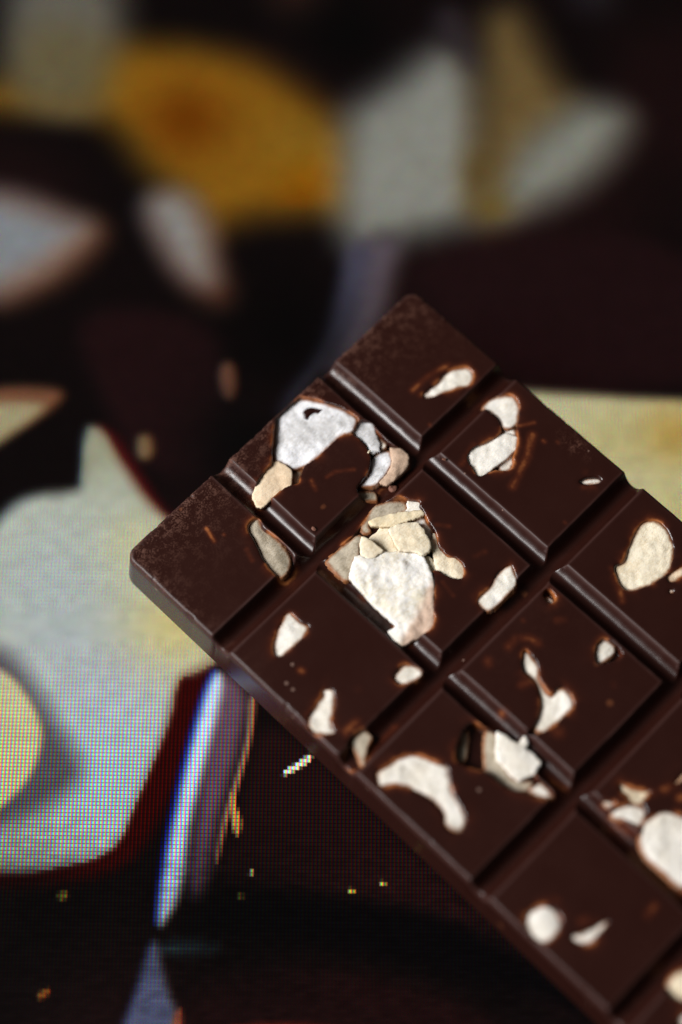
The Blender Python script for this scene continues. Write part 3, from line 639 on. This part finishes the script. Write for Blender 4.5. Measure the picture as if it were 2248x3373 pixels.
# ------------------------------------------------------------------ chocolate bar
Z_TOP, Z_BASE = 20.0, 11.0
BAR_W, BAR_L = 71.2, 135.8
GROOVE_U = (22.8, 49.2)
GROOVE_V = (23.3, 53.0, 82.8, 112.5)
BAR_ANGLE = math.radians(45.7)
U = (math.cos(BAR_ANGLE), math.sin(BAR_ANGLE))
V = (math.sin(BAR_ANGLE), -math.cos(BAR_ANGLE))
ORIGIN = (-37.2 * U[0] - 15.3 * V[0], -37.2 * U[1] - 15.3 * V[1])
# the bar's own frame: x runs along the short side (U), y runs against the long side so that z stays up
# local (u, v) -> (u, -v)
bar = empty('chocolate_bar', (ORIGIN[0], ORIGIN[1], Z_BASE), BAR_ANGLE)
tag(bar, 'dark chocolate bar in grooved squares with pale almond flakes, lying diagonally above the screen', 'chocolate bar')
HZ = Z_TOP - Z_BASE
STEP = 0.19
FLARE = 0.9
GROOVE_W, GROOVE_D = 2.2, 2.0


def axis_lines(stops):
    out = [0.0]
    for a, b in zip(stops[:-1], stops[1:]):
        n = max(2, int(round((b - a) / STEP)))
        out += list(a + (b - a) * np.arange(1, n + 1) / n)
    return np.array(out)


WALL = np.array([1.0, 0.85, 0.7, 0.55, 0.4, 0.28, 0.18, 0.1, 0.04])


def with_walls(lines, length):
    pos = np.concatenate([-FLARE * WALL, lines, length + FLARE * WALL[::-1]])
    wal = np.concatenate([WALL, np.zeros(len(lines)), WALL[::-1]])
    return pos, wal


pu, wu = with_walls(axis_lines((0.0,) + GROOVE_U + (BAR_W,)), BAR_W)
pv, wv = with_walls(axis_lines((0.0,) + GROOVE_V + (BAR_L,)), BAR_L)
PU, PV = np.meshgrid(pu, pv, indexing='ij')
WW = np.maximum(wu[:, None], wv[None, :])
CU, CV = np.clip(PU, 0, BAR_W), np.clip(PV, 0, BAR_L)


def groove(d, jitter, depth=GROOVE_D):
    t = np.clip(np.abs(d) / (GROOVE_W + jitter), 0, 1)
    return depth * (1 - t ** 2.1)


def bar_surface():
    z = np.zeros(CU.shape)
    edge = np.zeros(CU.shape)
    wob = (value_noise(CU, CV, 9.0, 11) - 0.5) * 0.2 + (value_noise(CU, CV, 1.3, 15) - 0.5) * 0.09
    for g in GROOVE_U:
        z = np.minimum(z, -groove(CU - g + 0.25 * (value_noise(CU * 0 + g, CV, 14.0, 5) - 0.5), wob))
    for g in GROOVE_V:
        z = np.minimum(z, -groove(CV - g + 0.25 * (value_noise(CU, CV * 0 + g, 14.0, 6) - 0.5), wob, 2.5))
    for c, gs in ((CU, GROOVE_U), (CV, GROOVE_V)):
        for g in gs:
            edge = np.maximum(edge, np.exp(-((np.abs(c - g) - GROOVE_W) / 0.34) ** 2) * (z > -0.9))
    z += (value_noise(CU, CV, 6.0, 12) - 0.5) * 0.06 + (value_noise(CU, CV, 1.7, 13) - 0.5) * 0.015
    # moulded edge of the bar: rounded over, slightly worn
    d = np.minimum(np.minimum(CU, BAR_W - CU), np.minimum(CV, BAR_L - CV))
    r = 0.5 + 0.3 * value_noise(CU, CV, 2.2, 14) + 0.9 * smooth(value_noise(CU, CV, 1.1, 16) * 5.0 - 4.1)
    t = np.clip(1 - d / r, 0, 1)
    z -= r * (1 - np.sqrt(np.clip(1 - t * t, 0, 1))) * 0.75
    edge = np.maximum(edge, np.exp(-(d / 0.5) ** 2))
    amber = np.zeros(z.shape)
    for depth, poly in OPENINGS:
        p = round_outline(poly, 2)
        p[:, 1] = np.maximum(p[:, 1], 0.35)
        lo, hi = p.min(0) - 3, p.max(0) + 3
        i0, i1 = np.searchsorted(pu, lo[0]), np.searchsorted(pu, hi[0])
        j0, j1 = np.searchsorted(pv, lo[1]), np.searchsorted(pv, hi[1])
        if i1 - i0 < 2 or j1 - j0 < 2:
            continue
        sl = (slice(i0, i1), slice(j0, j1))
        x, y = CU[sl], CV[sl]
        s = sdf(p, x, y)
        s = s + (value_noise(x, y, 0.8, 21) - 0.5) * 0.16
        k = smooth((-s + 0.12) / 0.75) if depth <= 1.4 else smooth((-s + 0.05) / 0.24)
        lip = np.clip(1 - np.maximum(s, 0) / 0.9, 0, 1) ** 2
        zz = z[sl] - 0.10 * lip
        z[sl] = zz * (1 - k) + np.minimum(zz, -depth) * k
        ring = np.where(s > 0, 0.5 * np.exp(-s / 1.0) + 0.5 * np.exp(-s / 0.35), np.exp(s / 0.4))
        uneven = 0.12 + 1.25 * smooth(value_noise(x, y, 1.9, 31) * 1.7 - 0.4)
        amber[sl] = np.maximum(amber[sl], ring * uneven * 0.8)
    for width, amount, line in AMBER:
        pts = np.array(line)
        lo, hi = pts.min(0) - 3 * width, pts.max(0) + 3 * width
        i0, i1 = np.searchsorted(pu, lo[0]), np.searchsorted(pu, hi[0])
        j0, j1 = np.searchsorted(pv, lo[1]), np.searchsorted(pv, hi[1])
        if i1 - i0 < 1 or j1 - j0 < 1:
            continue
        sl = (slice(i0, i1), slice(j0, j1))
        x, y = CU[sl], CV[sl]
        best = np.full(x.shape, 1e9)
        for (ax, ay), (bx, by) in zip(pts[:-1], pts[1:]):
            ex, ey = bx - ax, by - ay
            t = np.clip(((x - ax) * ex + (y - ay) * ey) / (ex * ex + ey * ey + 1e-9), 0, 1)
            best = np.minimum(best, np.hypot(x - ax - t * ex, y - ay - t * ey))
        a = amount * np.exp(-(best / (1.05 * width)) ** 2) * (0.35 + 0.6 * value_noise(x, y, 2.2, 41))
        amber[sl] = np.maximum(amber[sl], a)
    # bloom: strongest along the short end and the two corners there
    end = np.exp(-CV / 5.0)
    side = np.exp(-CU / 4.0) * np.exp(-CV / 16.0)
    bloom = np.clip(1.15 * np.maximum(end, side) + 0.12 * value_noise(CU, CV, 12.0, 51) - 0.08, 0, 1)
    scuff = np.exp(-((CU - 68.9) / 1.3) ** 2 - ((CV - 41.3) / 2.6) ** 2)          # rubbed patch on the long edge
    bloom = np.clip(np.maximum(bloom, 0.9 * scuff), 0, 1)
    bloom *= np.where(WW > 0.05, 0.25, 1.0)
    amber *= np.where(WW > 0.02, 0.0, 1.0)
    edge *= np.where(WW > 0.15, 0.0, 1.0)
    # bring the walls down to the foot of the bar
    top = HZ + z
    zz = top * (1 - WW)
    return zz, amber, bloom, edge


def rounded_corner(u, v, radius=2.1):
    u, v = u.copy(), v.copy()
    for cu, su in ((radius, -1), (BAR_W - radius, 1)):
        for cv, sv in ((radius, -1), (BAR_L - radius, 1)):
            a, b = (u - cu) * su / radius, (v - cv) * sv / radius
            m = (a > 0) & (b > 0)
            k = np.maximum(a[m], b[m]) / np.hypot(a[m], b[m])
            u[m] = cu + su * radius * a[m] * k
            v[m] = cv + sv * radius * b[m] * k
    return u, v


ZZ, AMB, BLM, EDG = bar_surface()
XU, XV = rounded_corner(PU, PV)
P3 = np.stack([XU, -XV, ZZ], -1)
# normals of the whole surface, so the squares join without a visible seam
du = np.empty_like(P3)
dv = np.empty_like(P3)
du[1:-1] = P3[2:] - P3[:-2]
du[0], du[-1] = P3[1] - P3[0], P3[-1] - P3[-2]
dv[:, 1:-1] = P3[:, 2:] - P3[:, :-2]
dv[:, 0], dv[:, -1] = P3[:, 1] - P3[:, 0], P3[:, -1] - P3[:, -2]
NRM = np.cross(dv, du)
NRM /= np.linalg.norm(NRM, axis=-1, keepdims=True) + 1e-12
cut_u = [0] + [int(np.argmin(np.abs(pu - g))) for g in GROOVE_U] + [len(pu) - 1]
cut_v = [0] + [int(np.argmin(np.abs(pv - g))) for g in GROOVE_V] + [len(pv) - 1]
for a in range(3):
    for b in range(5):
        sl = (slice(cut_u[a], cut_u[a + 1] + 1), slice(cut_v[b], cut_v[b + 1] + 1))
        p = P3[sl]
        nu, nv = p.shape[:2]
        idx = np.arange(nu * nv).reshape(nu, nv)
        f = np.stack([idx[:-1, :-1], idx[:-1, 1:], idx[1:, 1:], idx[1:, :-1]], -1).reshape(-1, 4)
        verts = p.reshape(-1, 3)
        # flat underside
        corners = [idx[0, 0], idx[-1, 0], idx[-1, -1], idx[0, -1]]
        base = verts[corners].copy()
        base[:, 2] = 0.0
        n0 = len(verts)
        verts = np.concatenate([verts, base])
        f = np.concatenate([f, np.array([[n0, n0 + 1, n0 + 2, n0 + 3]])])
        o = mesh_object('chocolate_square', verts, f, CHOCOLATE, bar)
        me = o.data
        nn = np.concatenate([NRM[sl].reshape(-1, 3), np.tile([[0, 0, -1.0]], (4, 1))])
        me.normals_split_custom_set_from_vertices(nn.tolist())
        for name, src in (('amber', AMB), ('bloom', BLM), ('edge', EDG)):
            at = me.attributes.new(name, 'FLOAT', 'POINT')
            at.data.foreach_set('value', np.concatenate([src[sl].ravel(), np.zeros(4)]).astype(np.float32))


# ------------------------------------------------------------------ almond flakes set into the bar
def almond_flake(k, ztop, su, sv, dome, thick, kind, grow, poly):
    p = round_outline(poly, 0 if grow < 0.15 else 2)
    h = 0.2
    buried = grow >= 0.15
    grow = grow + (0.14 if grow < 0.15 else 0.0)
    lo, hi = p.min(0) - grow - 2 * h, p.max(0) + grow + 2 * h
    x, y = np.meshgrid(np.arange(lo[0], hi[0] + h, h), np.arange(lo[1], hi[1] + h, h), indexing='ij')
    s = sdf(p, x, y) - grow
    if not buried:                                  # open edges are chipped, not drawn with a ruler
        s = s + (value_noise(x, y, 0.7, 60 + k) - 0.5) * 0.22
    gx, gy = np.gradient(s, h)
    cell = np.maximum(np.maximum(s[:-1, :-1], s[1:, :-1]), np.maximum(s[:-1, 1:], s[1:, 1:])) < 0.62 * h
    used = np.zeros(s.shape, bool)
    for a in (0, 1):
        for b in (0, 1):
            used[a:s.shape[0] - 1 + a, b:s.shape[1] - 1 + b] |= cell
    snap = used & (s > -0.45 * h)
    x = np.where(snap, x - s * gx, x)
    y = np.where(snap, y - s * gy, y)
    s2 = np.where(snap, 0.0, s)
    x, y = np.clip(x, 0.45, BAR_W - 0.45), np.clip(y, 0.5, BAR_L - 0.5)
    c = p.mean(0)
    edge = np.clip(-s2 / 0.45, 0, 1)
    z = ztop + su * (x - c[0]) + sv * (y - c[1]) + dome * (1 - np.exp(s2 / 1.6)) - dome
    rough = 1.8 if kind in ('slab', 'skin') else 1.0
    z += (value_noise(x, y, 3.1, 70 + k) - 0.5) * 0.36 * rough + (value_noise(x, y, 1.1, 80 + k) - 0.5) * 0.18 * rough + (value_noise(x, y, 0.45, 90 + k) - 0.5) * 0.04 * rough
    z -= 0.10 * (1 - np.sqrt(np.clip(1 - (1 - edge) ** 2, 0, 1)))
    # the hidden margin stays buried in the chocolate, also where a groove runs past
    iu, iv = np.searchsorted(pu, x).clip(0, len(pu) - 1), np.searchsorted(pv, y).clip(0, len(pv) - 1)
    z = np.where(s2 + grow > 0.02, np.minimum(z, ZZ[iu, iv] - HZ - 0.12), z) if buried else z
    idx = -np.ones(s.shape, int)
    idx[used] = np.arange(used.sum())
    n = int(used.sum())
    top = np.stack([x[used], -y[used], HZ + z[used]], -1)
    bot = top.copy()
    bot[:, 2] -= thick
    q = np.stack([idx[:-1, :-1][cell], idx[:-1, 1:][cell], idx[1:, 1:][cell], idx[1:, :-1][cell]], -1)
    # rim: edges that belong to one cell only
    e = np.concatenate([q[:, [0, 1]], q[:, [1, 2]], q[:, [2, 3]], q[:, [3, 0]]])
    key = np.sort(e, 1)
    _, inv, cnt = np.unique(key, axis=0, return_inverse=True, return_counts=True)
    rim = e[cnt[inv.ravel()] == 1]
    side = np.stack([rim[:, 1], rim[:, 0], rim[:, 0] + n, rim[:, 1] + n], -1)
    o = mesh_object('chocolate_smear' if kind == 'smear' else 'almond_flake', np.concatenate([top, bot]), np.concatenate([q, q[:, ::-1] + n, side]), ALMOND[kind], bar)
    near = np.clip(1 + (s2 + grow) / 0.8, 0, 1)[used] if buried else np.clip(1 + s2 / 0.25, 0, 1)[used] * 0.35
    at = o.data.attributes.new('film', 'FLOAT', 'POINT')
    at.data.foreach_set('value', np.concatenate([near, near]).astype(np.float32))
    if kind == 'slab':                               # brown skin is left along the far end of the big flake
        t = ((x - 30.0) * 0.25 + (y - 43.0) * 0.97)[used]
        w = np.clip(0.72 + t / 6.0, 0, 1)
        at = o.data.attributes.new('rim', 'FLOAT', 'POINT')
        at.data.foreach_set('value', np.concatenate([w, w]).astype(np.float32))
    return o


for k, row in enumerate(ALMONDS):
    almond_flake(k, *row)


# ------------------------------------------------------------------ loose bits on the bar
def bar_point(u, v, z):
    return (ORIGIN[0] + u * U[0] + v * V[0], ORIGIN[1] + u * U[1] + v * V[1], z)


def lump(name, u, v, z, size, squash, seed, material, label, category):
    import bmesh
    bm = bmesh.new()
    bmesh.ops.create_icosphere(bm, subdivisions=3, radius=1.0)
    r = np.random.default_rng(seed)
    off = r.random((12, 3)) * 2 - 1
    off /= np.linalg.norm(off, axis=1)[:, None]
    amp = r.random(12)
    for w in bm.verts:
        d = np.array(w.co)
        g = 0.75 + 0.45 * sum(a * max(0.0, float(d @ o)) ** 6 for a, o in zip(amp, off)) + 0.16 * (r.random() - 0.5)
        w.co = [d[0] * g * size[0] * MM, d[1] * g * size[1] * MM, d[2] * g * squash * MM]
    me = bpy.data.meshes.new(name)
    low = min(w.co.z for w in bm.verts)
    for w in bm.verts:
        w.co.z -= low
    bm.to_mesh(me)
    bm.free()
    me.materials.append(material)
    o = link(bpy.data.objects.new(name, me))
    o.location = [c * MM for c in bar_point(u, v, z)]
    o.rotation_euler = (0, 0, r.random() * 6)
    return tag(o, label, category)


crumb_mat = plain_material('crumb_chocolate', (0.20, 0.085, 0.055), 0.7, 0.3)
lump('chocolate_crumb', 41.3, 23.6, Z_TOP - 2.4, (0.75, 0.62), 0.55, 3, crumb_mat,
     'rough brown chocolate crumb lying where two grooves cross beside the almond pit', 'crumb')
lump('chocolate_crumb', 25.9, 19.7, Z_TOP - 0.03, (0.45, 0.32), 0.22, 5, crumb_mat,
     'flat brown chocolate crumb on the smooth square below the white almond', 'crumb')
lump('chocolate_crumb', 50.9, 26.9, Z_TOP - 0.1, (0.42, 0.2), 0.22, 8, crumb_mat,
     'tiny brown chocolate crumb on the rim of a groove near the curved white almond', 'crumb')
lump('almond_chip', 42.9, 16.55, Z_TOP - 0.06, (0.42, 0.17), 0.2, 9, ALMOND['cream'],
     'tiny cream almond chip on the chocolate tongue between white flakes', 'almond chip')

# ------------------------------------------------------------------ riser that holds the bar off the display
riser_mat = plain_material('riser_plastic', (0.03, 0.03, 0.032), 0.5)
cu, cv = BAR_W / 2 + 1.0, 62.0
v8 = []
for z in (0.0, Z_BASE):
    for a, b in ((-19, -36), (19, -36), (19, 36), (-19, 36)):
        v8.append((a, b, z))
riser = mesh_object('riser_block', v8, [(0, 3, 2, 1), (4, 5, 6, 7), (0, 1, 5, 4), (1, 2, 6, 5), (2, 3, 7, 6), (3, 0, 4, 7)],
                    riser_mat, None, False)
riser.location = [c * MM for c in bar_point(cu, cv, 0.0)]
riser.rotation_euler = (0, 0, BAR_ANGLE)
bv = riser.modifiers.new('bevel', 'BEVEL')
bv.width = 0.0008
bv.segments = 2
tag(riser, 'black block between the screen and the underside of the chocolate bar', 'riser')
